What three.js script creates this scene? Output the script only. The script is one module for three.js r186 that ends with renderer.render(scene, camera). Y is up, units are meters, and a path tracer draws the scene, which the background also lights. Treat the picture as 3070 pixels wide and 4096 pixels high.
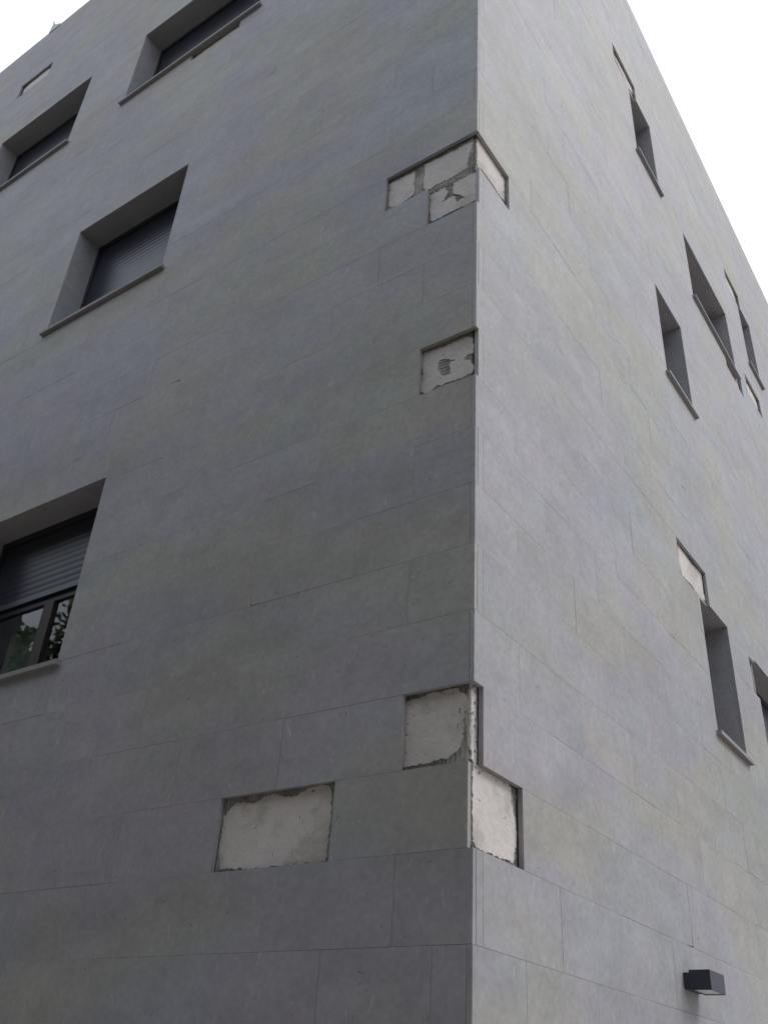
import * as THREE from 'three';
import { mergeGeometries } from 'three/addons/utils/BufferGeometryUtils.js';

// ---------------------------------------------------------------- camera, sky, sun, exposure
const h = 0.30;                         // course height in metres; wall coordinates u (along a wall) and k (up) are in courses
const Y0 = 2.10;                        // height of joint k = 0 above the ground
const scene = new THREE.Scene();
const camera = new THREE.PerspectiveCamera(57.36, 767 / 1024, 0.05, 600);
camera.position.set(-1.2543 * h, Y0 - 1.5636 * h, 10.8637 * h);
camera.up.set(-0.067904, 0.840594, 0.537392);
camera.lookAt(camera.position.clone().add(new THREE.Vector3(0, 0.538636, -0.842539)));
camera.updateMatrixWorld(); camera.updateProjectionMatrix();

const YAW = 0.6391;
const dL = new THREE.Vector3(-Math.cos(YAW), 0, -Math.sin(YAW));   // along the shaded wall, away from the corner
const dR = new THREE.Vector3(Math.sin(YAW), 0, -Math.cos(YAW));    // along the bright wall, away from the corner
const nL = new THREE.Vector3(-Math.sin(YAW), 0, Math.cos(YAW));
const nR = new THREE.Vector3(Math.cos(YAW), 0, Math.sin(YAW));

const sunDir = nR.clone().multiplyScalar(0.86).addScaledVector(dR, 0.5).normalize().multiplyScalar(Math.cos(0.84));
sunDir.y = Math.sin(0.84);
{ // overcast sky: brighter towards the zenith and towards the veiled sun
  const W = 256, H = 128, data = new Float32Array(W * H * 4), d = new THREE.Vector3();
  for (let j = 0; j < H; j++) for (let i = 0; i < W; i++) {
    const el = ((j + 0.5) / H - 0.5) * Math.PI, az = ((i + 0.5) / W - 0.5) * 2 * Math.PI;
    d.set(Math.cos(el) * Math.cos(az), Math.sin(el), Math.cos(el) * Math.sin(az));
    const s = Math.max(0, d.y), ang = d.angleTo(sunDir);
    let L = 0.82 * (1 + 2 * s) / 3 * (1 + 0.42 * Math.exp(-Math.pow(ang / 0.9, 2)));
    if (d.y < 0) L = 0.2;
    const q = (j * W + i) * 4;
    data[q] = L * 0.925; data[q + 1] = L * 0.99; data[q + 2] = L * 1.11; data[q + 3] = 1;
  }
  const t = new THREE.DataTexture(data, W, H, THREE.RGBAFormat, THREE.FloatType);
  t.mapping = THREE.EquirectangularReflectionMapping; t.magFilter = t.minFilter = THREE.LinearFilter;
  t.colorSpace = THREE.LinearSRGBColorSpace; t.needsUpdate = true;
  scene.background = t; scene.environment = t;
}
const sun = new THREE.DirectionalLight(new THREE.Color(1, 0.945, 0.87), 0.92);
sun.position.copy(sunDir).multiplyScalar(60);
sun.castShadow = true; sun.shadow.radius = 45; sun.shadow.mapSize.set(2048, 2048);
Object.assign(sun.shadow.camera, { left: -25, right: 25, top: 25, bottom: -25, near: 1, far: 140 });
scene.add(sun, sun.target);

const renderer = new THREE.WebGLRenderer({ antialias: true });
renderer.setSize(767, 1024);
renderer.toneMapping = THREE.LinearToneMapping;
renderer.toneMappingExposure = 1.67;
renderer.shadowMap.enabled = true;

// ---------------------------------------------------------------- helpers
function rng(a) { return () => { a = (a + 0x6D2B79F5) | 0; let t = Math.imul(a ^ (a >>> 15), 1 | a); t = (t + Math.imul(t ^ (t >>> 7), 61 | t)) ^ t; return ((t ^ (t >>> 14)) >>> 0) / 4294967296; }; }
const R0 = rng(20240607);
const rr = (a, b, f = R0) => a + (b - a) * f();
function hash2(x, y, s) { let n = Math.imul(x, 374761393) + Math.imul(y, 668265263) + Math.imul(s, 1442695041); n = Math.imul(n ^ (n >>> 13), 1274126177); return ((n ^ (n >>> 16)) >>> 0) / 4294967296; }
function vnoise(x, y, p, s) {            // tileable value noise, period p cells
  const xi = Math.floor(x), yi = Math.floor(y), fx = x - xi, fy = y - yi;
  const a = fx * fx * (3 - 2 * fx), b = fy * fy * (3 - 2 * fy);
  const x0 = ((xi % p) + p) % p, x1 = (x0 + 1) % p, y0 = ((yi % p) + p) % p, y1 = (y0 + 1) % p;
  const v0 = hash2(x0, y0, s), v1 = hash2(x1, y0, s), v2 = hash2(x0, y1, s), v3 = hash2(x1, y1, s);
  return v0 + (v1 - v0) * a + (v2 - v0 + (v0 - v1 - v2 + v3) * a) * b;
}
function fbm(u, v, p, oct, s) { let r = 0, w = 0.5, t = 0; for (let o = 0; o < oct; o++) { r += w * vnoise(u * p, v * p, p, s + o); t += w; w *= 0.55; p *= 2; } return r / t; }
function vnoiseA(x, y, px, py, s) {      // the same with different periods across and up
  const xi = Math.floor(x), yi = Math.floor(y), fx = x - xi, fy = y - yi, a = fx * fx * (3 - 2 * fx), b = fy * fy * (3 - 2 * fy);
  const x0 = ((xi % px) + px) % px, x1 = (x0 + 1) % px, y0 = ((yi % py) + py) % py, y1 = (y0 + 1) % py;
  const v0 = hash2(x0, y0, s), v1 = hash2(x1, y0, s), v2 = hash2(x0, y1, s), v3 = hash2(x1, y1, s);
  return v0 + (v1 - v0) * a + (v2 - v0 + (v0 - v1 - v2 + v3) * a) * b;
}
function fbmA(u, v, px, py, oct, s) { let r = 0, w = 0.5, t = 0; for (let o = 0; o < oct; o++) { r += w * vnoiseA(u * px, v * py, px, py, s + o); t += w; w *= 0.55; px *= 2; py *= 2; } return r / t; }
const ss = (a, b, x) => { x = Math.min(1, Math.max(0, (x - a) / (b - a))); return x * x * (3 - 2 * x); };
const toS = c => Math.round(255 * Math.min(1, Math.max(0, c <= 0.0031308 ? 12.92 * c : 1.055 * Math.pow(c, 1 / 2.4) - 0.055)));
function makeTex(N, metres, fn, srgb = true) { // fn(u,v) -> [r,g,b] linear
  const d = new Uint8Array(N * N * 4);
  for (let j = 0; j < N; j++) for (let i = 0; i < N; i++) {
    const c = fn(i / N, j / N, i, j), q = (j * N + i) * 4;
    d[q] = srgb ? toS(c[0]) : c[0] * 255; d[q + 1] = srgb ? toS(c[1]) : c[1] * 255; d[q + 2] = srgb ? toS(c[2]) : c[2] * 255; d[q + 3] = 255;
  }
  const t = new THREE.DataTexture(d, N, N, THREE.RGBAFormat);
  t.wrapS = t.wrapT = THREE.RepeatWrapping; t.magFilter = THREE.LinearFilter; t.minFilter = THREE.LinearMipmapLinearFilter; t.generateMipmaps = true;
  t.repeat.set(1 / metres, 1 / metres); if (srgb) t.colorSpace = THREE.SRGBColorSpace; t.needsUpdate = true;
  return t;
}

// ---------------------------------------------------------------- materials
const SN = 2048, SM = 3.2;                      // stone texture: pixels, metres
const marks = new Float32Array(SN * SN);
{ // pale scuffs, scratches and dark pits
  const f = rng(77);
  const put = (x, y, v) => { x = ((x | 0) % SN + SN) % SN; y = ((y | 0) % SN + SN) % SN; marks[y * SN + x] += v; };
  for (let n = 0; n < 620; n++) { let x = f() * SN, y = f() * SN; const l = 6 + f() * f() * 46, a = Math.PI / 2 + (f() - 0.5) * 1.1, v = 0.10 + 0.22 * f(), w = 1 + f() * 3.5;
    for (let s = 0; s < l; s++) { for (let q = 0; q < w; q++) put(x + q, y, v * (0.4 + f())); x += Math.cos(a); y += Math.sin(a); x += (f() - 0.5); } }
  for (let n = 0; n < 260; n++) { let x = f() * SN, y = f() * SN; const l = 1 + f() * f() * 16, a = f() * 6.3, w = 1 + f() * 2.2, v = -(0.25 + 0.4 * f());
    for (let s = 0; s < l; s++) { for (let q = 0; q < w; q++) put(x + q, y, v); x += Math.cos(a); y += Math.sin(a); } }
  for (let n = 0; n < 110; n++) { const x = f() * SN, y = f() * SN, r = 4 + f() * 16;
    for (let s = 0; s < r * r * 1.2; s++) { const a = f() * 6.3, q = r * Math.sqrt(f()); put(x + Math.cos(a) * q * 0.6, y + Math.sin(a) * q, 0.13 * f()); } }
}
const stoneMap = makeTex(SN, SM, (u, v, i, j) => {
  const big = fbmA(u, v, 4, 9, 3, 11), mid = fbm(u, v, 26, 3, 23), fine = fbm(u, v, 170, 3, 37), bedd = fbmA(u, v, 7, 44, 3, 97);
  const beige = ss(0.5, 0.74, fbmA(u, v, 5, 11, 4, 51)), teal = ss(0.55, 0.75, fbm(u + 0.3, v, 9, 3, 63)), rose = ss(0.58, 0.78, fbm(u, v + 0.7, 10, 3, 71));
  let L = 0.285 * (1 + 0.06 * (big - 0.5) + 0.19 * (mid - 0.5) + 0.27 * (fine - 0.5) + 0.13 * (bedd - 0.5));
  L *= Math.max(0.3, 1 + marks[j * SN + i]);
  return [L * (0.993 + 0.006 * beige - 0.022 * teal + 0.02 * rose), L * (0.981 + 0.008 * beige + 0.008 * teal - 0.01 * rose), L * (1.053 - 0.035 * beige + 0.015 * teal - 0.01 * rose)];
});
const stoneBump = makeTex(1024, 1.1, (u, v) => { const a = 0.55 * fbm(u, v, 60, 3, 5) + 0.3 * fbm(u, v, 12, 3, 8) + 0.15 * fbm(u, v, 300, 2, 9); return [a, a, a]; }, false);
const stoneTints = [[1, 1, 1], [0.988, 0.99, 0.993], [1.01, 1.01, 1.006], [0.995, 0.998, 0.988], [0.98, 0.984, 0.986], [1.006, 1.003, 1.008], [1.0, 0.996, 0.99], [0.993, 0.995, 0.997]];
const stoneMats = stoneTints.map(t => { const m = new THREE.MeshStandardMaterial({ map: stoneMap, bumpMap: stoneBump, bumpScale: 0.0010, roughness: 0.7, vertexColors: true }); m.color.setRGB(...t); return m; });
// sills, jambs and soffits: the same stone without the weathering carried by the facade slabs
const liningMats = stoneTints.map(t => { const m = new THREE.MeshStandardMaterial({ map: stoneMap, bumpMap: stoneBump, bumpScale: 0.0010, roughness: 0.7 }); m.color.setRGB(...t); return m; });
const sillMat = new THREE.MeshStandardMaterial({ map: stoneMap, bumpMap: stoneBump, bumpScale: 0.0015, roughness: 0.8 }); sillMat.color.setRGB(0.8, 0.77, 0.74);
const plasterMap = makeTex(1024, 1.3, (u, v) => {
  const a = fbm(u, v, 6, 4, 101), b = fbm(u, v, 40, 3, 107), c = fbm(u, v, 160, 2, 109), p = ss(0.86, 0.9, fbm(u, v, 70, 2, 113));
  const st = ss(0.56, 0.74, fbm(u + 0.4, v, 9, 5, 127)), L = 0.515 * (1 + 0.22 * (a - 0.5) + 0.14 * (b - 0.5) + 0.08 * (c - 0.5)) * (1 - 0.4 * p) * (1 - 0.2 * st);
  return [L * 1.035, L * (0.962 + 0.01 * st), L * (0.925 - 0.04 * st)];
});
const plaster = new THREE.MeshStandardMaterial({ map: plasterMap, bumpMap: stoneBump, bumpScale: 0.0035, roughness: 0.92 });
const mortarMap = makeTex(1024, 1.0, (u, v) => {
  const a = fbm(u, v, 8, 4, 201), b = fbm(u, v, 60, 4, 207), m = ss(0.5, 0.72, fbm(u, v, 14, 4, 215));
  const L = 0.30 * (1 + 0.5 * (a - 0.5) + 0.7 * (b - 0.5)) * (1 - 0.3 * m);
  return [L * 1.0, L * (0.97 + 0.02 * m), L * (0.9 - 0.07 * m)];
});
const mortar = new THREE.MeshStandardMaterial({ map: mortarMap, bumpMap: stoneBump, bumpScale: 0.004, roughness: 0.95 });
const coreMat = new THREE.MeshStandardMaterial({ map: mortarMap, roughness: 0.95 });
const metal = (r, g, b, ro = 0.4, me = 0.2) => { const m = new THREE.MeshStandardMaterial({ roughness: ro, metalness: me }); m.color.setRGB(r, g, b); return m; };
const shutterMat = metal(0.02, 0.024, 0.038, 0.28, 0.3);
const barMat = metal(0.09, 0.10, 0.13, 0.3, 0.4);
const frameMat = metal(0.014, 0.016, 0.022, 0.4, 0.1);
const mullionMat = metal(0.034, 0.027, 0.023, 0.5, 0);
const lampMat = metal(0.026, 0.03, 0.042, 0.42, 0.15);
const diffuserMat = new THREE.MeshPhysicalMaterial({ roughness: 0.35 }); diffuserMat.color.setRGB(0.62, 0.66, 0.64);
const glassMat = new THREE.MeshPhysicalMaterial({ transmission: 1, thickness: 0, roughness: 0.02, ior: 1.85 }); glassMat.color.setRGB(0.9, 0.95, 0.93);
const blindMat = metal(0.075, 0.09, 0.078, 0.9, 0);
const roomMat = metal(0.16, 0.155, 0.15, 0.9, 0);
const zincMat = metal(0.3, 0.31, 0.32, 0.5, 0.5);

// ---------------------------------------------------------------- wall frames
// local frame of a wall: x along the wall (to the right seen from outside), y up, z outwards
const WALL = {
  L: { s: -1, turn: Math.atan2(nL.x, nL.z) },
  R: { s: 1, turn: Math.atan2(nR.x, nR.z) },
};
const X = (w, u) => WALL[w].s * u * h, Yk = k => Y0 + k * h;
function place(mesh, w, name, parent, rel) {
  mesh.name = name; mesh.castShadow = mesh.receiveShadow = true;
  if (rel) parent.add(mesh); else { mesh.rotation.y = WALL[w].turn; parent.add(mesh); }
  return mesh;
}
function boxUV(g, ou, ov) {               // metre uv by face direction
  const p = g.attributes.position, n = g.attributes.normal, uv = g.attributes.uv;
  for (let i = 0; i < p.count; i++) {
    const ax = Math.abs(n.getX(i)), ay = Math.abs(n.getY(i)), az = Math.abs(n.getZ(i));
    if (az >= ax && az >= ay) uv.setXY(i, p.getX(i) + ou, p.getY(i) + ov);
    else if (ax >= ay) uv.setXY(i, p.getZ(i) + ou, p.getY(i) + ov);
    else uv.setXY(i, p.getX(i) + ou, p.getZ(i) + ov);
  }
  return g;
}
// box between wall coordinates; d is depth into the wall (in courses), negative is proud of it
function wbox(w, u0, u1, k0, k1, d0, d1) {
  const g = new THREE.BoxGeometry(Math.abs(u1 - u0) * h, (k1 - k0) * h, Math.abs(d1 - d0) * h);
  g.translate(X(w, (u0 + u1) / 2), Yk((k0 + k1) / 2), -(d0 + d1) / 2 * h);
  return boxUV(g, rr(0, SM), rr(0, SM));
}

const building = new THREE.Group(); building.name = 'stone_clad_building';
building.userData = { label: 'grey stone clad office block corner with several cladding slabs fallen off', category: 'building' };
scene.add(building);

// ---------------------------------------------------------------- openings and missing slabs
const T = 0.07, CORE = 0.118;               // slab thickness, depth of the wall behind the adhesive (courses)
const ROOF = 37.03, UL = 36, UR = 46, KB = -7;
const KL = []; for (let k = KB; k <= 30; k++) KL.push(k);
KL.push(30.85, 31.70, 32.55, 33.45, 34.35, 35.25, 36.15, ROOF);
const openings = [ // wall, u0, u1, top, sill top, depth, kind
  { w: 'L', u0: 8.74, u1: 13.08, t: 19.2, b: 15.27, d: 0.70, kind: 'shut' },
  { w: 'L', u0: 15.95, u1: 21.2, t: 29.25, b: 25.42, d: 0.70, kind: 'shut' },
  { w: 'L', u0: 7.35, u1: 13.15, t: 29.27, b: 25.42, d: 0.70, kind: 'shut' },
  { w: 'L', u0: 8.73, u1: 13.08, t: 9.1, b: 5.0, d: 0.70, kind: 'half' },
  { w: 'R', u0: 10.48, u1: 12.48, t: 29.2, b: 25.52, d: 0.64, kind: 'shut' },
  { w: 'R', u0: 10.38, u1: 12.5, t: 19.26, b: 15.83, d: 0.64, kind: 'shut' },
  { w: 'R', u0: 10.44, u1: 12.54, t: 9.1, b: 5.72, d: 0.64, kind: 'shut' },
  { w: 'R', u0: 14.88, u1: 19.7, t: 25.92, b: 22.65, d: 0.64, kind: 'shut' },
  { w: 'R', u0: 22.7, u1: 24.45, t: 29.2, b: 25.6, d: 0.64, kind: 'shut' },
  { w: 'R', u0: 14.75, u1: 19.6, t: 9.1, b: 5.72, d: 0.56, kind: 'shut' },
];
const SILL = 0.1;
const missing = [['L', 2, 0.5], ['R', 2, 0.15], ['R', 1, 0.6], ['L', 1, 3], ['L', 8, 0.5], ['L', 12, 0.5], ['L', 13, 1], ['R', 13, 0.6],
  ['R', 9, 10], ['R', 29, 10], ['R', 29, 22], ['R', 23, 22], ['R', 22, 19], ['L', 25, 9], ['L', 32.55, 20.5], ['R', 8, 14.5]];

// joints of a course: list of u values
function courseJoints(w, k, odd) {
  const a = [];
  if (w === 'L') { if (odd) a.push(T); else a.push(0); let u = (odd ? 2.05 : 1.05); if (Math.abs(k - 32.55) < 0.01) u = 1.75; for (; u < UL; u += 2) a.push(u); a.push(UL); }
  else { if (odd) a.push(0); else a.push(T); let u = odd ? 1.235 : 0.23; for (; u < UR; u += 2) a.push(u); a.push(UR); }
  return a;
}
const strongH = { L: { 0: 0.0012, 1: 0.0007, 3: 0.0008, 18: 0.0014, 11: 0.0006, 2: 0.0006 }, R: { 0: 0.0011, 1: 0.0008, 2: 0.0005, 4: 0.0006, 7: 0.0005 } };
// joints that stand open in the photograph: wall, lower edge of the course, u
const openV = [['L', 10, 1.05], ['L', 16, 1.05], ['L', 17, 2.05], ['L', 18, 1.05], ['L', 4, 1.05], ['L', -1, 2.05], ['L', 2, 3.05], ['L', 0, 1.05], ['R', 12, 2.23], ['R', 13, 3.235], ['R', 6, 4.23], ['R', 5, 3.235], ['R', 3, 3.235], ['R', -1, 1.235], ['R', 0, 2.23]];
const openH = [['L', 18, 0, 2.1], ['L', 17, 0, 1], ['L', 10, 0, 0.5], ['R', 8, 4.3, 6.2], ['R', 4, 1.3, 3.2], ['R', 13, 7.2, 9.2], ['R', 3, 3.3, 5], ['R', 13, 2.3, 3.2], ['R', 2, 4.3, 6]];
function subtract(r, o) {                    // rectangle minus rectangle -> rectangles
  if (o.u1 <= r.u0 || o.u0 >= r.u1 || o.k1 <= r.k0 || o.k0 >= r.k1) return [r];
  const out = [];
  if (o.u0 - r.u0 > 0.02) out.push({ ...r, u1: o.u0 });
  if (r.u1 - o.u1 > 0.02) out.push({ ...r, u0: o.u1 });
  const a = Math.max(r.u0, o.u0), b = Math.min(r.u1, o.u1);
  if (o.k0 - r.k0 > 0.02) out.push({ ...r, u0: a, u1: b, k1: o.k0 });
  if (r.k1 - o.k1 > 0.02) out.push({ ...r, u0: a, u1: b, k0: o.k1 });
  return out;
}
function wallPoint(w, u, k, out = new THREE.Vector3()) { const d = w === 'L' ? dL : dR; return out.set(d.x * u * h, Yk(k), d.z * u * h); }
const _v = new THREE.Vector3();
function screenArea(r) {
  const c = [[r.u0, r.k0], [r.u1, r.k0], [r.u1, r.k1], [r.u0, r.k1]].map(([u, k]) => { wallPoint(r.w, u, k, _v).applyMatrix4(camera.matrixWorldInverse); if (_v.z > -0.2) return null; _v.applyMatrix4(camera.projectionMatrix); return [_v.x * 767 / 2, _v.y * 512]; });
  if (c.some(p => !p)) return 0;
  let A = 0; for (let i = 0; i < 4; i++) { const p = c[i], q = c[(i + 1) % 4]; A += p[0] * q[1] - p[1] * q[0]; }
  let n = 0; for (let i = 0; i < 5; i++) for (let j = 0; j < 5; j++) { const s = (i + 0.5) / 5, t = (j + 0.5) / 5; const x = (c[0][0] * (1 - s) + c[1][0] * s) * (1 - t) + (c[3][0] * (1 - s) + c[2][0] * s) * t, y = (c[0][1] * (1 - s) + c[1][1] * s) * (1 - t) + (c[3][1] * (1 - s) + c[2][1] * s) * t; if (Math.abs(x) < 384 && Math.abs(y) < 512) n++; }
  return Math.abs(A) / 2 * n / 25;
}
// weathering of the stone that runs across slabs: soft clouds of beige, violet and teal grey (wall metres x, y)
function weather(x, y, s) {
  const P = 64, n = (a, b, q) => fbmA((x + 40) / P, (y + 10) / P, Math.round(P / a), Math.round(P / b), 3, q + s);
  const lum = 1 + 0.17 * (n(1.7, 0.6, 3) - 0.5) + 0.19 * (n(0.5, 0.24, 9) - 0.5), be = ss(0.46, 0.66, n(0.9, 0.36, 15)), vi = ss(0.48, 0.7, n(1.3, 0.9, 25)), te = ss(0.54, 0.72, n(0.7, 0.5, 33));
  return [lum * (1 + 0.026 * be + 0.01 * vi - 0.03 * te), lum * (1 + 0.022 * be - 0.016 * vi + 0.01 * te), lum * (1 - 0.12 * be + 0.02 * vi + 0.01 * te)];
}
function slabGeo(w, u0, u1, k0, k1, z, near) {
  const x0 = Math.min(X(w, u0), X(w, u1)), x1 = Math.max(X(w, u0), X(w, u1)), y0 = Yk(k0), y1 = Yk(k1), zb = -T * h, f = R0;
  const nx = near ? Math.max(1, Math.round((x1 - x0) / 0.1)) : Math.max(1, Math.round((x1 - x0) / 0.3)), ny = near ? Math.max(1, Math.round((y1 - y0) / 0.1)) : 1;
  const P = []; // front grid, its outline slightly uneven, a corner chipped now and then
  for (let j = 0; j <= ny; j++) for (let i = 0; i <= nx; i++) {
    let x = x0 + (x1 - x0) * i / nx, y = y0 + (y1 - y0) * j / ny;
    if (near) { const ed = 0.00012; if (i === 0) x += ed * f(); if (i === nx) x -= ed * f(); if (j === 0) y += ed * f(); if (j === ny) y -= ed * f();
      if ((i === 0 || i === nx) && (j === 0 || j === ny) && f() < 0.012 && x1 - x0 > 0.2 && u0 > 0.3) { const c = 0.003 + 0.006 * f(); x += i ? -c * f() : c * f(); y += j ? -c : c; } }
    P.push([x, y]);
  }
  const pos = [], nor = [], uv = [], col = [], ou = rr(0, SM), ov = rr(0, SM), sd = w === 'L' ? 0 : 500;
  const v = (x, y, zz, n) => { pos.push(x, y, zz); nor.push(...n); if (n[2]) uv.push(x + ou, y + ov); else if (n[0]) uv.push(zz + ou, y + ov); else uv.push(x + ou, zz + ov); col.push(...weather(x, y, sd)); };
  const at = (i, j) => P[j * (nx + 1) + i], N = [0, 0, 1];
  for (let j = 0; j < ny; j++) for (let i = 0; i < nx; i++) { const a = at(i, j), b = at(i + 1, j), c = at(i + 1, j + 1), d = at(i, j + 1); for (const p of [a, b, c, a, c, d]) v(p[0], p[1], z, N); }
  const side = (a, b, n) => { for (const [p, q] of [[a, z], [a, zb], [b, zb], [a, z], [b, zb], [b, z]]) v(p[0], p[1], q, n); };
  for (let i = 0; i < nx; i++) { side(at(i, 0), at(i + 1, 0), [0, -1, 0]); side(at(i + 1, ny), at(i, ny), [0, 1, 0]); }
  for (let j = 0; j < ny; j++) { side(at(nx, j), at(nx, j + 1), [1, 0, 0]); side(at(0, j + 1), at(0, j), [-1, 0, 0]); }
  const g = new THREE.BufferGeometry();
  g.setAttribute('position', new THREE.Float32BufferAttribute(pos, 3)); g.setAttribute('normal', new THREE.Float32BufferAttribute(nor, 3)); g.setAttribute('uv', new THREE.Float32BufferAttribute(uv, 2)); g.setAttribute('color', new THREE.Float32BufferAttribute(col, 3));
  return g;
}
const pieces = [], holes = [];
for (const w of ['L', 'R']) for (let c = 0; c < KL.length - 1; c++) {
  const k0 = KL[c], k1 = KL[c + 1], odd = ((c + KB) % 2 + 2) % 2 === 1;
  const js = courseJoints(w, k0, odd);
  for (let i = 0; i < js.length - 1; i++) {
    let r = { w, u0: js[i], u1: js[i + 1], k0, k1, c };
    const gone = missing.some(m => m[0] === w && Math.abs(m[1] - k0) < 0.01 && m[2] > r.u0 && m[2] < r.u1);
    if (gone) { holes.push(r); continue; }
    let list = [r];
    if (w === 'L' && k0 === -1 && i === 0) list = [{ ...r, u1: 0.505 }, { ...r, u0: 0.505, crack: 1 }];  // cracked slab
    for (const o of openings) if (o.w === w) list = list.flatMap(q => subtract(q, { u0: o.u0, u1: o.u1, k0: o.b - SILL, k1: o.t }));
    for (const q of list) { q.tint = Math.floor(rr(0, stoneMats.length)); q.area = screenArea(q); pieces.push(q); }
  }
}
pieces.sort((a, b) => b.area - a.area);
const restGeo = [];
pieces.forEach((q, i) => {
  // joint widths (metres): a few open, most hairline
  const f = R0(), g = R0();
  let gv = f < 0.62 ? 0.0001 : f < 0.91 ? 0.0005 : 0.0016, gh = g < 0.6 ? 0.0001 : g < 0.9 ? 0.0004 : 0.0011;
  const sh = strongH[q.w][q.k1]; if (sh && (q.u0 < 6 || q.w === 'R')) gh = Math.max(gh, sh * (q.w === 'L' && q.u0 > 2.2 ? 0.55 : 1) * (0.75 + 0.4 * R0()));
  if (q.w === 'R' && q.u1 < 0.25) gv = 0.0024; if (q.crack) gv = 0.0014;
  if (q.u0 < 0.01 || q.area < 8) gv = 0.0004;
  if (openV.some(v => v[0] === q.w && v[1] === q.k0 && Math.abs(v[2] - q.u0) < 0.04)) gv = 0.0016;
  if (openH.some(v => v[0] === q.w && v[1] === q.k1 && q.u1 > v[2] && q.u0 < v[3])) gh = 0.0012;
  if (q.w === 'R' && Math.abs(q.u0 - 0.23) < 0.01) gv = 0.0018;
  if (q.w === 'L' && Math.abs(q.u0 - T) < 0.001) gv = 0.0014;
  if (q.u0 < 0.1) gh = Math.max(gh, 0.001);
  const nearCorner = q.u0 < 0.3;
  const z = nearCorner ? 0 : rr(-0.0007, 0.0006);
  const uu0 = q.u0 + gv / h, kk1 = q.k1 - gh / h;
  const geo = slabGeo(q.w, uu0, q.u1, q.k0, kk1, z, i < 300);
  if (i < 300) place(new THREE.Mesh(geo, stoneMats[q.tint]), q.w, 'cladding_slab', building);
  else { geo.rotateY(WALL[q.w].turn); restGeo.push(geo); }
});
{ const m = new THREE.Mesh(mergeGeometries(restGeo), stoneMats[0]); m.name = 'cladding_slabs_far'; m.userData.kind = 'stuff'; m.castShadow = m.receiveShadow = true; building.add(m); }

// ---------------------------------------------------------------- structural walls behind the cladding, roof and floors
const WT = 0.9;                              // wall thickness in courses
function coreWall(w, u0, u1, name) {
  const s = new THREE.Shape(); const P = (u, k) => new THREE.Vector2(X(w, u), Yk(k));
  s.setFromPoints([P(u0, KB), P(u1, KB), P(u1, ROOF - 0.12), P(u0, ROOF - 0.12)]);
  for (const o of openings) if (o.w === w) { const e = 0.075, p = new THREE.Path(); p.setFromPoints([P(o.u0 - e, o.b - SILL - 0.002), P(o.u1 + e, o.b - SILL - 0.002), P(o.u1 + e, o.t + e), P(o.u0 - e, o.t + e)]); s.holes.push(p); }
  const g = new THREE.ExtrudeGeometry(s, { depth: WT * h, bevelEnabled: false }); g.translate(0, 0, -(CORE + WT) * h);
  place(new THREE.Mesh(g, coreMat), w, name, building);
}
coreWall('L', CORE, UL, 'masonry_wall'); coreWall('R', CORE + WT + 0.002, UR, 'masonry_wall');
function bbox(name, u0, u1, v0, v1, k0, k1, m) { // box over the plan: u along the shaded wall, v along the bright wall
  const g = new THREE.BoxGeometry((u1 - u0) * h, (k1 - k0) * h, (v1 - v0) * h);
  g.translate(-(u0 + u1) / 2 * h, Yk((k0 + k1) / 2), -(v0 + v1) / 2 * h);
  const e = place(new THREE.Mesh(g, m), 'L', name, building); return e;
}
const IN = CORE + WT + 0.01;
bbox('roof_slab', IN, UL - 1, IN, UR - 1, 35.2, 36.0, coreMat);
for (const k of [9.75, 19.85, 29.9]) bbox('floor_slab', IN, UL - 1, IN, UR - 1, k, k + 0.7, roomMat);
bbox('rear_wall', UL - 0.99, UL, IN, UR - 1, KB, ROOF - 0.2, coreMat);
bbox('rear_wall', IN, UL, UR - 0.99, UR, KB, ROOF - 0.2, coreMat);
bbox('partition_wall', IN, UL - 1, 14, 14.5, KB, 9.74, roomMat);

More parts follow.
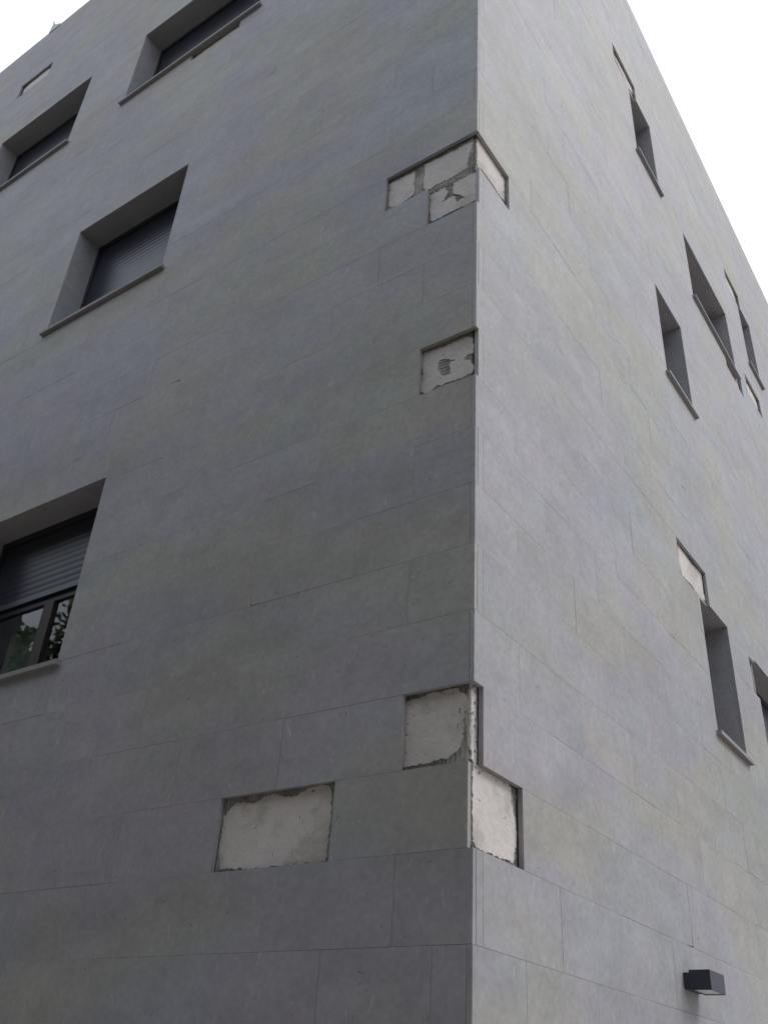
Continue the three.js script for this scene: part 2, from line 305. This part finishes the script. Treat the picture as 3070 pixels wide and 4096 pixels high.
// ---------------------------------------------------------------- windows
const slatGeos = {};
function slatGeo(width) {
  const key = width.toFixed(4); if (slatGeos[key]) return slatGeos[key];
  const s = new THREE.Shape(), hh = 0.0475, n = 5;           // convex slat profile: x is outward, y up
  s.moveTo(0, 0.0002); for (let i = 0; i <= n; i++) { const t = i / n; s.lineTo(0.003 + 0.0009 * Math.sin(Math.PI * t), 0.0003 + (hh - 0.0006) * t); } s.lineTo(0, hh - 0.0002);
  const g = new THREE.ExtrudeGeometry(s, { depth: width, bevelEnabled: false });
  g.rotateY(-Math.PI / 2); g.translate(width / 2, 0, 0);
  return slatGeos[key] = g;
}
function buildWindow(o) {
  const { w, u0, u1, t, b, d } = o, fw = 0.17;               // frame bar width in courses
  // frame ring: the window itself
  const fr = [wbox(w, u0 + 0.002, u1 - 0.002, t - fw, t - 0.002, d, d + 0.2), wbox(w, u0 + 0.002, u1 - 0.002, b + 0.01, b + fw, d + 0.06, d + 0.2),
    wbox(w, u0 + 0.002, u0 + 0.13, b + fw, t - fw, d, d + 0.2), wbox(w, u1 - 0.13, u1 - 0.002, b + fw, t - fw, d, d + 0.2)];
  const win = place(new THREE.Mesh(mergeGeometries(fr), frameMat), w, 'window', building);
  const add = (g, m, name, label) => { const e = place(new THREE.Mesh(g, m), w, name, win, true); if (label) e.userData.label = label; return e; };
  // stone reveal lining
  const e = 0.07, mid = (u0 + u1) / 2 + rr(-0.3, 0.3), km = b + (t - b) * rr(0.4, 0.6), m = () => liningMats[Math.floor(rr(0, liningMats.length))];
  add(wbox(w, u0 + 0.002, mid - 0.003, t, t + e, T + 0.004, d + 0.2), m(), 'soffit_slab'); add(wbox(w, mid + 0.003, u1 - 0.002, t, t + e, T + 0.004, d + 0.2), m(), 'soffit_slab');
  for (const [a, c] of [[u0 - e, u0], [u1, u1 + e]]) { add(wbox(w, a, c, b - SILL, km - 0.002, T + 0.004, d + 0.2), m(), 'jamb_slab'); add(wbox(w, a, c, km + 0.002, t + e, T + 0.004, d + 0.2), m(), 'jamb_slab'); }
  // sill with a nose that runs past the opening
  const ov = 0.12, pr = 0.11, s = new THREE.Shape(), xs = (u, z) => new THREE.Vector2(X(w, u), z * h);
  s.setFromPoints([xs(u0 - ov, pr), xs(u1 + ov, pr), xs(u1 + ov, 0.004), xs(u1 - 0.003, 0.004), xs(u1 - 0.003, -d - 0.19), xs(u0 + 0.003, -d - 0.19), xs(u0 + 0.003, 0.004), xs(u0 - ov, 0.004)]);
  const sg = new THREE.ExtrudeGeometry(s, { depth: SILL * h - 0.002, bevelEnabled: false }); sg.rotateX(-Math.PI / 2); sg.scale(1, 1, -1); // shape y -> +z
  { const ix = sg.index; if (ix) { for (let i = 0; i < ix.count; i += 3) { const q = ix.getX(i); ix.setX(i, ix.getX(i + 2)); ix.setX(i + 2, q); } } else { const p = sg.attributes.position; const tmp = p.array.slice(); for (let i = 0; i < p.count; i += 3) for (let c = 0; c < 3; c++) { p.array[i * 3 + c] = tmp[(i + 2) * 3 + c]; p.array[(i + 2) * 3 + c] = tmp[i * 3 + c]; } } sg.computeVertexNormals(); }
  sg.translate(0, Yk(b - SILL) + 0.001, 0);
  boxUV(sg, rr(0, 3), rr(0, 3));
  add(sg, sillMat, 'sill');
  // roller shutter
  const sw = (u1 - u0 - 0.27) * h, cx = X(w, (u0 + u1) / 2), top = Yk(t - fw), stop = o.kind === 'half' ? Yk(7.36) : Yk(b) + 0.012;
  let y = top - 0.047; const g = slatGeo(sw);
  for (; y > stop - 0.01; y -= 0.0475) { const e2 = add(g, shutterMat, 'shutter_slat'); e2.position.set(cx, y, -(d + 0.045) * h); }
  const bar = new THREE.BoxGeometry(sw, 0.04, 0.014); bar.translate(cx, y + 0.0475 - 0.021, -(d + 0.035) * h);
  add(bar, barMat, 'shutter_bottom_bar');
  if (o.kind === 'half') {
    const kt = 7.05;
    add(mergeGeometries([wbox(w, u0 + 0.13, u1 - 0.13, kt, 7.24, d + 0.085, d + 0.2)]), frameMat, 'frame_rail');
    const mu = 10.72; add(wbox(w, mu - 0.16, mu + 0.16, b + fw, kt, d + 0.075, d + 0.2), mullionMat, 'mullion');
    for (const [a, c] of [[u0 + 0.13, mu - 0.16], [mu + 0.16, u1 - 0.13]]) { const pg = new THREE.PlaneGeometry((c - a) * h, (kt - b - fw) * h); pg.translate(X(w, (a + c) / 2), Yk((kt + b + fw) / 2), -(d + 0.14) * h); add(pg, glassMat, 'pane'); }
    add(wbox(w, mu + 0.3, u1 - 0.6, b + 0.2, kt - 0.18, d + 0.5, d + 0.51), blindMat, 'blind', 'pale blind hanging behind the glass');
  } else { const pg = new THREE.PlaneGeometry((u1 - u0 - 0.26) * h, (t - b - 2 * fw) * h); pg.translate(X(w, (u0 + u1) / 2), Yk((t + b) / 2), -(d + 0.14) * h); add(pg, glassMat, 'pane'); }
}
openings.forEach(buildWindow);

// ---------------------------------------------------------------- gaps where slabs fell: combed adhesive bed and torn plaster skin
function bed(r, vertical, seed, comb) {
  const w = r.w, f = rng(seed), W = (r.u1 - r.u0) * h, H = (r.k1 - r.k0) * h, pitch = 0.020;
  const nx = vertical ? Math.round(W / pitch) * 4 : Math.round(W / 0.012), ny = vertical ? Math.round(H / 0.012) : Math.round(H / pitch) * 4;
  const g = new THREE.PlaneGeometry(W, H, Math.max(2, nx), Math.max(2, ny)), p = g.attributes.position;
  for (let i = 0; i < p.count; i++) {
    const x = p.getX(i), y = p.getY(i), n = fbm((x + 3) / 2, (y + 3) / 2, 40, 3, seed), n2 = fbm((x + 3) / 2, (y + 3) / 2, 14, 3, seed + 9);
    const s = (vertical ? x + 0.012 * (n2 - 0.5) : y + 0.012 * (n2 - 0.5)) / pitch, c = Math.pow(0.5 + 0.5 * Math.cos(s * 2 * Math.PI), 0.8);
    p.setZ(i, (0.0062 * comb * c * ss(0.28, 0.45, n2 + 0.1) + (0.003 + 0.005 * (1 - comb)) * (n - 0.5)));
  }
  g.translate(X(w, (r.u0 + r.u1) / 2), Yk((r.k0 + r.k1) / 2), -(CORE - 0.012) * h);
  boxUV(g, f(), f()); g.computeVertexNormals();
  place(new THREE.Mesh(g, mortar), w, 'adhesive_bed', building);
}
function rough(pts, seed, amp = 0.017) {       // break the traced outline into a ragged one
  const f = rng(seed), out = [];
  for (let i = 0; i < pts.length; i++) {
    const a = pts[i], b = pts[(i + 1) % pts.length], L = Math.hypot(b[0] - a[0], b[1] - a[1]), n = Math.max(1, Math.round(L / 0.035));
    for (let j = 0; j < n; j++) { const t = j / n, am = Math.min(amp, L * 0.12); out.push([a[0] + (b[0] - a[0]) * t + (f() - 0.5) * am * 2, a[1] + (b[1] - a[1]) * t + (f() - 0.5) * am * 2]); }
  }
  return out;
}
function skin(w, pts, holesPts, seed, d0 = 0.084, name = 'plaster_skin') {
  const s = new THREE.Shape(rough(pts, seed).map(([u, k]) => new THREE.Vector2(X(w, u), Yk(k))));
  for (const q of holesPts || []) s.holes.push(new THREE.Path(rough(q, seed + 5, 0.006).map(([u, k]) => new THREE.Vector2(X(w, u), Yk(k)))));
  const g = new THREE.ExtrudeGeometry(s, { depth: (CORE - d0) * h, bevelEnabled: false }); g.translate(0, 0, -CORE * h);
  place(new THREE.Mesh(g, plaster), w, name, building);
}
const POLY = {
  C1:[[2.066,13.899],[1.969,13.907],[1.679,13.906],[1.449,13.870],[1.432,13.712],[1.450,13.506],[1.416,13.388],[1.428,13.228],[1.545,13.164],[1.768,13.121],[1.959,13.150],[2.012,13.232]],
  C2:[[1.217,13.942],[1.039,13.927],[0.818,13.903],[0.617,13.894],[0.508,13.839],[0.455,13.886],[0.295,13.878],[0.171,13.885],[0.143,13.694],[0.230,13.541],[0.245,13.361],[0.252,13.166],[0.443,13.148],[0.636,13.117],[0.832,13.134],[0.922,13.148],[1.011,13.115],[1.138,13.130],[1.216,13.253],[1.233,13.431],[1.207,13.702]],
  C3:[[1.059,12.937],[0.897,12.922],[0.719,12.918],[0.663,12.766],[0.712,12.639],[0.788,12.530],[0.658,12.558],[0.502,12.545],[0.473,12.369],[0.430,12.341],[0.311,12.386],[0.381,12.499],[0.502,12.579],[0.566,12.747],[0.544,12.915],[0.370,12.935],[0.198,12.931],[0.070,12.912],[0.058,12.141],[0.207,12.130],[0.529,12.162],[0.873,12.138],[0.977,12.138],[1.028,12.325]],
  C4:[[0.133,13.988],[0.226,14.011],[0.492,14.102],[0.814,14.126],[1.077,14.125],[1.295,14.143],[1.237,13.832],[1.223,13.313],[1.059,13.258],[0.677,13.295],[0.306,13.261],[0.155,13.151]],
  D:[[1.007,8.970],[0.884,8.953],[0.741,8.946],[0.598,8.929],[0.492,8.929],[0.353,8.933],[0.249,8.943],[0.171,8.915],[0.119,8.860],[0.101,8.761],[0.100,8.622],[0.104,8.526],[0.193,8.548],[0.273,8.502],[0.234,8.459],[0.158,8.414],[0.124,8.350],[0.090,8.286],[0.089,8.209],[0.114,8.144],[0.189,8.130],[0.297,8.112],[0.399,8.118],[0.476,8.133],[0.578,8.130],[0.681,8.118],[0.743,8.169],[0.795,8.138],[0.837,8.089],[0.906,8.080],[0.995,8.099],[1.077,8.163],[1.094,8.346],[1.089,8.443],[1.025,8.503],[1.029,8.615],[1.087,8.712],[1.084,8.842],[1.064,8.914]],
  Dh:[[0.749,8.637],[0.697,8.673],[0.591,8.644],[0.520,8.591],[0.432,8.546],[0.449,8.529],[0.510,8.547],[0.544,8.494],[0.512,8.420],[0.513,8.294],[0.599,8.284],[0.688,8.353],[0.717,8.454],[0.763,8.504],[0.741,8.524]],
  Dh2:[[0.691,8.750],[0.603,8.770],[0.601,8.754],[0.681,8.734]],
  A:[[1.071,2.939],[0.942,2.954],[0.800,2.955],[0.688,2.973],[0.549,2.973],[0.412,2.979],[0.276,2.979],[0.248,2.925],[0.180,2.894],[0.172,2.759],[0.190,2.618],[0.201,2.477],[0.205,2.314],[0.237,2.214],[0.314,2.156],[0.418,2.101],[0.563,2.098],[0.723,2.073],[0.969,2.071],[1.059,2.071],[1.076,2.251],[1.075,2.492],[1.074,2.738]],
  Ah:[[0.264,2.714],[0.234,2.709],[0.240,2.632],[0.259,2.647]],
  Ah2:[[0.284,2.514],[0.265,2.511],[0.267,2.446],[0.283,2.454]],
  A2:[[0.160,2.915],[0.098,2.941],[0.094,2.159],[0.126,2.175],[0.149,2.305],[0.163,2.589]],
  A3:[[0.094,3.016],[0.231,3.029],[0.249,2.048],[0.183,2.017],[0.107,2.062]],
  E:[[0.160,2.011],[0.272,2.010],[0.500,2.007],[0.782,2.018],[1.000,2.021],[1.097,1.965],[1.067,1.818],[1.125,1.718],[1.182,1.595],[1.226,1.458],[1.194,1.284],[1.141,1.152],[1.114,1.070],[0.949,1.057],[0.629,1.052],[0.364,1.036],[0.224,1.047],[0.149,1.102],[0.137,1.255],[0.123,1.463],[0.131,1.681],[0.118,1.897],[0.150,1.963]],
  B:[[4.029,1.766],[3.952,1.850],[3.855,1.914],[3.703,1.926],[3.545,1.897],[3.412,1.911],[3.271,1.962],[3.110,1.966],[2.942,1.920],[2.809,1.894],[2.700,1.925],[2.565,1.976],[2.443,2.005],[2.248,1.993],[2.165,1.918],[2.141,1.639],[2.146,1.328],[2.145,1.086],[2.165,1.033],[2.322,1.019],[2.727,1.019],[3.146,1.019],[3.463,1.021],[3.689,1.047],[3.946,1.055],[4.002,1.145],[4.029,1.386],[4.023,1.586]],
  G5:[[9.552,10.057],[9.754,9.975],[10.099,9.964],[10.264,9.929],[10.556,9.910],[11.013,9.993],[11.225,9.976],[11.203,9.750],[11.150,9.441],[11.301,9.347],[11.257,9.234],[10.712,9.168],[10.259,9.231],[10.078,9.213],[9.606,9.166],[9.542,9.315],[9.512,9.573],[9.549,9.869]],
  R1:[[9.455,29.881],[9.578,29.766],[9.808,29.883],[10.075,29.964],[10.229,29.887],[10.519,30.047],[10.754,29.931],[10.937,29.972],[11.219,30.055],[11.255,29.815],[11.263,29.655],[10.835,29.497],[10.576,29.497],[10.328,29.536],[10.125,29.574],[9.873,29.574],[9.583,29.573]]
};
function crumbs(r, seed) {                      // bits of torn adhesive left along the edges of a gap
  const f = rng(seed), gs = [], W = r.u1 - r.u0, H = r.k1 - r.k0, n = Math.round(70 * (W + H));
  for (let i = 0; i < n; i++) {
    const side = f() * (W + H) < W ? 0 : 1, m = 0.02 + 0.075 * f() * f();
    const u = side ? (f() < 0.5 ? r.u0 + m : r.u1 - m) : r.u0 + W * f(), k = side ? r.k0 + H * f() : (f() < 0.45 ? r.k0 + m * 0.8 : r.k1 - m);
    if (u < CORE || openings.some(o => o.w === r.w && u > o.u0 - 0.1 && u < o.u1 + 0.1 && k > o.b - 0.15 && k < o.t + 0.1)) continue;
    const g = new THREE.IcosahedronGeometry(0.0015 + 0.0065 * f() * f(), 0), p = g.attributes.position;
    g.scale(0.6 + f() * 1.4, 0.6 + f() * 1.6, 0.5 + 0.5 * f()); g.rotateZ(f() * 6);
    g.translate(X(r.w, u), Yk(k), -(0.088 + 0.012 * f()) * h); gs.push(g);
  }
  if (!gs.length) return;
  const m = place(new THREE.Mesh(mergeGeometries(gs), mortar), r.w, 'adhesive_crumbs', building); m.userData.kind = 'stuff';
}
const e3 = 0.04;
const grow = (r, a = e3) => ({ ...r, u0: Math.max(r.u0 - a, CORE + 0.004), u1: r.u1 + a, k0: r.k0 - a, k1: r.k1 + a });
const vert = new Set(['L2', 'L1', 'L13', 'R9']);
let hs = 500;
for (const r of holes) {
  let list = [grow(r)];
  for (const o of openings) if (o.w === r.w) list = list.flatMap(q => subtract(q, { u0: o.u0 - 0.075, u1: o.u1 + 0.075, k0: o.b - SILL, k1: o.t + 0.075 }));
  for (const q of list) bed(q, vert.has(r.w + r.k0), hs += 17, r.w === 'L' && (r.k0 === 1 || r.k0 === 8 || r.k0 === 13 || r.k0 === 2) ? 1 : r.k0 === 9 ? 0.6 : 0.15);
  crumbs(r, hs += 3);
}
skin('L', POLY.C1, [], 1); skin('L', POLY.C2, [], 2); skin('L', POLY.C3, [], 3, 0.08); skin('R', POLY.C4, [], 4);
skin('L', POLY.D, [POLY.Dh, POLY.Dh2], 5); skin('L', POLY.A, [POLY.Ah, POLY.Ah2], 6); skin('L', POLY.A2, [], 7, 0.09); skin('R', POLY.A3, [], 8, 0.092);
skin('R', POLY.E, [], 9); skin('L', POLY.B, [], 10); skin('R', POLY.G5, [], 11); skin('R', POLY.R1, [], 12);
// skins of the far gaps: ragged rectangles
const blob = (u0, u1, k0, k1, seed) => { const f = rng(seed), a = []; const n = 26; for (let i = 0; i < n; i++) { const t = i / n * 2 * Math.PI, c = Math.cos(t), s = Math.sin(t), m = 0.9 / Math.pow(Math.pow(Math.abs(c), 6) + Math.pow(Math.abs(s), 6), 1 / 6); const q = m * (0.88 + 0.2 * f()); a.push([(u0 + u1) / 2 + c * q * (u1 - u0) / 2, (k0 + k1) / 2 + s * q * (k1 - k0) / 2]); } return a; };
skin('R', blob(21.27, 23.0, 29.3, 29.98, 21), [], 21); skin('R', blob(21.27, 23.2, 23.05, 23.95, 22), [], 22); skin('R', blob(18.3, 20.15, 22.05, 22.5, 23), [], 23);
skin('L', blob(19.8, 21.7, 32.6, 33.4, 24), [], 24); skin('R', blob(14.26, 14.66, 8.05, 8.95, 25), [], 25); skin('L', blob(8.1, 10.0, 25.0, 25.28, 26), [], 26);

// torn strip of roof flashing standing up at the parapet of the shaded wall
{ const s = new THREE.Shape(); const P = (u, k) => new THREE.Vector2(X('L', u), Yk(k));
  s.moveTo(...P(21.38, ROOF - 0.1).toArray()); s.quadraticCurveTo(...P(21.36, ROOF + 0.35).toArray(), ...P(21.3, ROOF + 0.5).toArray()); s.quadraticCurveTo(...P(21.38, ROOF + 0.75).toArray(), ...P(21.46, ROOF + 1.02).toArray());
  s.quadraticCurveTo(...P(21.28, ROOF + 0.75).toArray(), ...P(21.18, ROOF + 0.47).toArray()); s.quadraticCurveTo(...P(20.98, ROOF + 0.2).toArray(), ...P(20.62, ROOF + 0.05).toArray()); s.lineTo(...P(20.6, ROOF - 0.1).toArray());
  const g = new THREE.ExtrudeGeometry(s, { depth: 0.004, bevelEnabled: false }); g.translate(0, 0, 0.002 + 0.0008);
  const m = place(new THREE.Mesh(g, zincMat), 'L', 'roof_flashing', building); m.userData.label = 'bent strip of flashing sticking up at the roof edge'; }

// ---------------------------------------------------------------- wall lamp on the bright wall
{ const lamp = new THREE.Group(); lamp.name = 'wall_lamp'; lamp.userData = { label: 'dark grey box shaped wall lamp with pale glass underside on bright stone wall', category: 'lamp' };
  const u0 = 6.57, u1 = 7.26, k0 = 0.30, k1 = 0.585, base = wallPoint('R', (u0 + u1) / 2, k0);
  lamp.position.copy(base); lamp.rotation.y = WALL.R.turn; scene.add(lamp);
  const bx = (a, b, y0, y1, z0, z1) => { const g = new THREE.BoxGeometry((b - a) * h, (y1 - y0) * h, (z1 - z0) * h); g.translate((a + b) / 2 * h, (y0 + y1) / 2 * h, (z0 + z1) / 2 * h); return g; };
  const hw = (u1 - u0) / 2, H = k1 - k0, ad = (g, m, n) => { const e = new THREE.Mesh(g, m); e.name = n; e.castShadow = e.receiveShadow = true; lamp.add(e); };
  ad(bx(-hw + 0.01, hw - 0.01, 0.015, H - 0.035, 0.004, 0.10), lampMat, 'bracket');
  const th = 0.018;                             // housing: open below
  ad(mergeGeometries([bx(-hw, hw, H - th, H, 0.10, 0.43), bx(-hw, -hw + th, 0, H - th, 0.10, 0.43), bx(hw - th, hw, 0, H - th, 0.10, 0.43), bx(-hw + th, hw - th, 0, H - th, 0.43 - th, 0.43), bx(-hw + th, hw - th, 0, H - th, 0.10, 0.10 + th)]), lampMat, 'housing');
  ad(bx(-hw + th + 0.002, hw - th - 0.002, 0.012, 0.028, 0.10 + th + 0.002, 0.43 - th - 0.002), diffuserMat, 'diffuser');
}

// ---------------------------------------------------------------- ground and the trees facing the shaded wall
{ const gm = makeTex(512, 6, (u, v) => { const a = fbm(u, v, 8, 4, 301), b = fbm(u, v, 90, 3, 307); const L = 0.33 * (1 + 0.3 * (a - 0.5) + 0.5 * (b - 0.5)); return [L * 1.1, L * 0.96, L * 0.83]; });
  const g = new THREE.PlaneGeometry(300, 300); g.rotateX(-Math.PI / 2); const uv = g.attributes.uv; for (let i = 0; i < uv.count; i++) uv.setXY(i, uv.getX(i) * 300, uv.getY(i) * 300);
  const m = new THREE.Mesh(g, new THREE.MeshStandardMaterial({ map: gm, roughness: 0.95 })); m.name = 'ground'; m.userData.kind = 'structure'; m.receiveShadow = true; scene.add(m); }
const bark = metal(0.09, 0.07, 0.055, 0.95, 0);
const leafMat = new THREE.MeshStandardMaterial({ roughness: 0.7, side: THREE.DoubleSide }); leafMat.color.setRGB(0.06, 0.095, 0.035);
const leafGeo = (() => { const s = new THREE.Shape(); s.moveTo(0, 0); s.quadraticCurveTo(0.055, 0.06, 0, 0.16); s.quadraticCurveTo(-0.055, 0.06, 0, 0); const g = new THREE.ShapeGeometry(s, 3); return g; })();
function tree(a, out, H, cr, seed, label) {      // a: metres along the shaded wall, out: metres in front of it
  const f = rng(seed), t = new THREE.Group(); t.name = seed === 901 ? 'broadleaf_tree' : 'broadleaf_tree_00' + (seed - 901);
  t.userData = { label, category: 'tree', group: 'trees facing the shaded wall' };
  t.position.copy(dL).multiplyScalar(a).addScaledVector(nL, out); scene.add(t);
  const seg = (p, q, r0, r1) => { const d = q.clone().sub(p), g = new THREE.CylinderGeometry(r1, r0, d.length(), 8, 1, true); g.translate(0, d.length() / 2, 0); g.applyQuaternion(new THREE.Quaternion().setFromUnitVectors(new THREE.Vector3(0, 1, 0), d.normalize())); g.translate(p.x, p.y, p.z); return g; };
  const gs = [], tips = []; let p = new THREE.Vector3(0, -0.05, 0), r = 0.17;
  for (let i = 0; i < 5; i++) { const q = p.clone().add(new THREE.Vector3(rr(-0.12, 0.12, f), H * 0.14, rr(-0.12, 0.12, f))); gs.push(seg(p, q, r, r * 0.84)); p = q; r *= 0.84;
    if (i > 1) for (let b = 0; b < 4; b++) { const an = f() * 6.28, l = cr * rr(0.5, 0.8, f), m = p.clone().add(new THREE.Vector3(Math.cos(an) * l * 0.6, l * 0.45, Math.sin(an) * l * 0.6)), e = m.clone().add(new THREE.Vector3(Math.cos(an + 0.4) * l * 0.5, l * 0.35, Math.sin(an + 0.4) * l * 0.5)); gs.push(seg(p, m, r * 0.5, r * 0.3), seg(m, e, r * 0.3, r * 0.1)); tips.push(m, e); } }
  tips.push(p);
  const tr = new THREE.Mesh(mergeGeometries(gs), bark); tr.name = 'trunk'; tr.castShadow = tr.receiveShadow = true; t.add(tr);
  const N = 26000, im = new THREE.InstancedMesh(leafGeo, leafMat, N), M = new THREE.Matrix4(), Q = new THREE.Quaternion(), E = new THREE.Euler(), c = new THREE.Color(), S = new THREE.Vector3(), V = new THREE.Vector3();
  const clumps = []; for (let i = 0; i < 150; i++) { const b = tips[Math.floor(f() * tips.length)]; clumps.push([b.x + rr(-0.8, 0.8, f), b.y + rr(-0.6, 0.9, f), b.z + rr(-0.8, 0.8, f), rr(0.45, 0.85, f)]); }
  for (let i = 0; i < N; i++) { const b = clumps[i % 150], th = f() * 6.28, z = f() * 2 - 1, q = b[3] * Math.cbrt(f()), s = Math.sqrt(1 - z * z);
    V.set(b[0] + q * s * Math.cos(th), b[1] + q * z * 0.75, b[2] + q * s * Math.sin(th)); Q.setFromEuler(E.set(f() * 6.28, f() * 6.28, f() * 6.28)); const k = rr(1.0, 1.8, f); M.compose(V, Q, S.set(k, k, k)); im.setMatrixAt(i, M); im.setColorAt(i, c.setRGB(rr(0.7, 1.4, f), rr(0.8, 1.25, f), rr(0.6, 1.2, f))); }
  im.name = 'crown'; im.userData.kind = 'stuff'; im.castShadow = im.receiveShadow = true; t.add(im);
}
tree(-7.0, 6.4, 7.6, 2.4, 901, 'leafy tree at the end of the row that stands beyond the building corner');
tree(-3.4, 6.4, 8.0, 2.4, 902, 'leafy tree just beyond the building corner, second of its row');
tree(0.2, 6.2, 8.2, 2.4, 903, 'leafy tree facing the corner end of the shaded wall');
tree(3.8, 6.3, 7.7, 2.4, 904, 'leafy tree facing the lowest window of the shaded wall');
tree(7.4, 6.4, 7.6, 2.4, 905, 'leafy tree facing the shaded wall, fifth of its row');
tree(11.0, 6.6, 9.0, 2.6, 906, 'tall leafy tree before the shaded wall, last but one of its row');
tree(14.8, 6.8, 10.4, 2.8, 907, 'tallest leafy tree of the row, farthest from the building corner');
tree(12.6, 10.6, 10.6, 3.0, 908, 'leafy tree standing behind the hedge, beyond the row of trees');
{ // lawn under the trees
  const lt = makeTex(512, 3, (u, v) => { const a = fbm(u, v, 10, 4, 401), b = fbm(u, v, 120, 2, 407), L = 0.075 * (1 + 0.6 * (a - 0.5) + 0.9 * (b - 0.5)); return [L * 0.85, L * 1.15, L * 0.45]; });
  const g = new THREE.BoxGeometry(34, 0.03, 4.5); const uv = g.attributes.uv; for (let i = 0; i < uv.count; i++) uv.setXY(i, uv.getX(i) * 30, uv.getY(i) * 4.5);
  const m = new THREE.Mesh(g, new THREE.MeshStandardMaterial({ map: lt, roughness: 1 })); m.name = 'lawn'; m.userData.kind = 'structure'; m.receiveShadow = true;
  m.position.copy(dL).multiplyScalar(2).addScaledVector(nL, 8.2); m.position.y = 0.012; m.rotation.y = WALL.L.turn; scene.add(m);
}
{ // tall hedge behind the row of trees
  const t = new THREE.Group(); t.name = 'hedge'; t.userData = { label: 'long tall green hedge behind the row of trees', category: 'hedge' };
  t.position.copy(dL).multiplyScalar(3).addScaledVector(nL, 9.0); t.rotation.y = WALL.L.turn; scene.add(t);
  const f = rng(990), st = []; for (let i = 0; i < 60; i++) { const g = new THREE.CylinderGeometry(0.015, 0.03, 2.7, 6); g.translate(-14.7 + i * 0.5, 1.33, rr(-0.15, 0.15, f)); st.push(g); }
  const m = new THREE.Mesh(mergeGeometries(st), bark); m.name = 'stems'; m.castShadow = m.receiveShadow = true; t.add(m);
  const N = 60000, im = new THREE.InstancedMesh(leafGeo, leafMat, N), M = new THREE.Matrix4(), Q = new THREE.Quaternion(), E = new THREE.Euler(), c = new THREE.Color(), S = new THREE.Vector3(), V = new THREE.Vector3();
  for (let i = 0; i < N; i++) { const x = rr(-15, 15, f), top = 3.3 + 0.15 * Math.sin(x * 3.1) + 0.2 * Math.sin(x * 0.9); V.set(x, rr(0.08, top, f), rr(-0.5, 0.5, f)); Q.setFromEuler(E.set(f() * 6.28, f() * 6.28, f() * 6.28)); const k = rr(0.7, 1.2, f); M.compose(V, Q, S.set(k, k, k)); im.setMatrixAt(i, M); im.setColorAt(i, c.setRGB(rr(0.7, 1.3, f), rr(0.8, 1.2, f), rr(0.6, 1.2, f))); }
  im.name = 'foliage'; im.userData.kind = 'stuff'; im.castShadow = im.receiveShadow = true; t.add(im);
}
renderer.render(scene, camera);
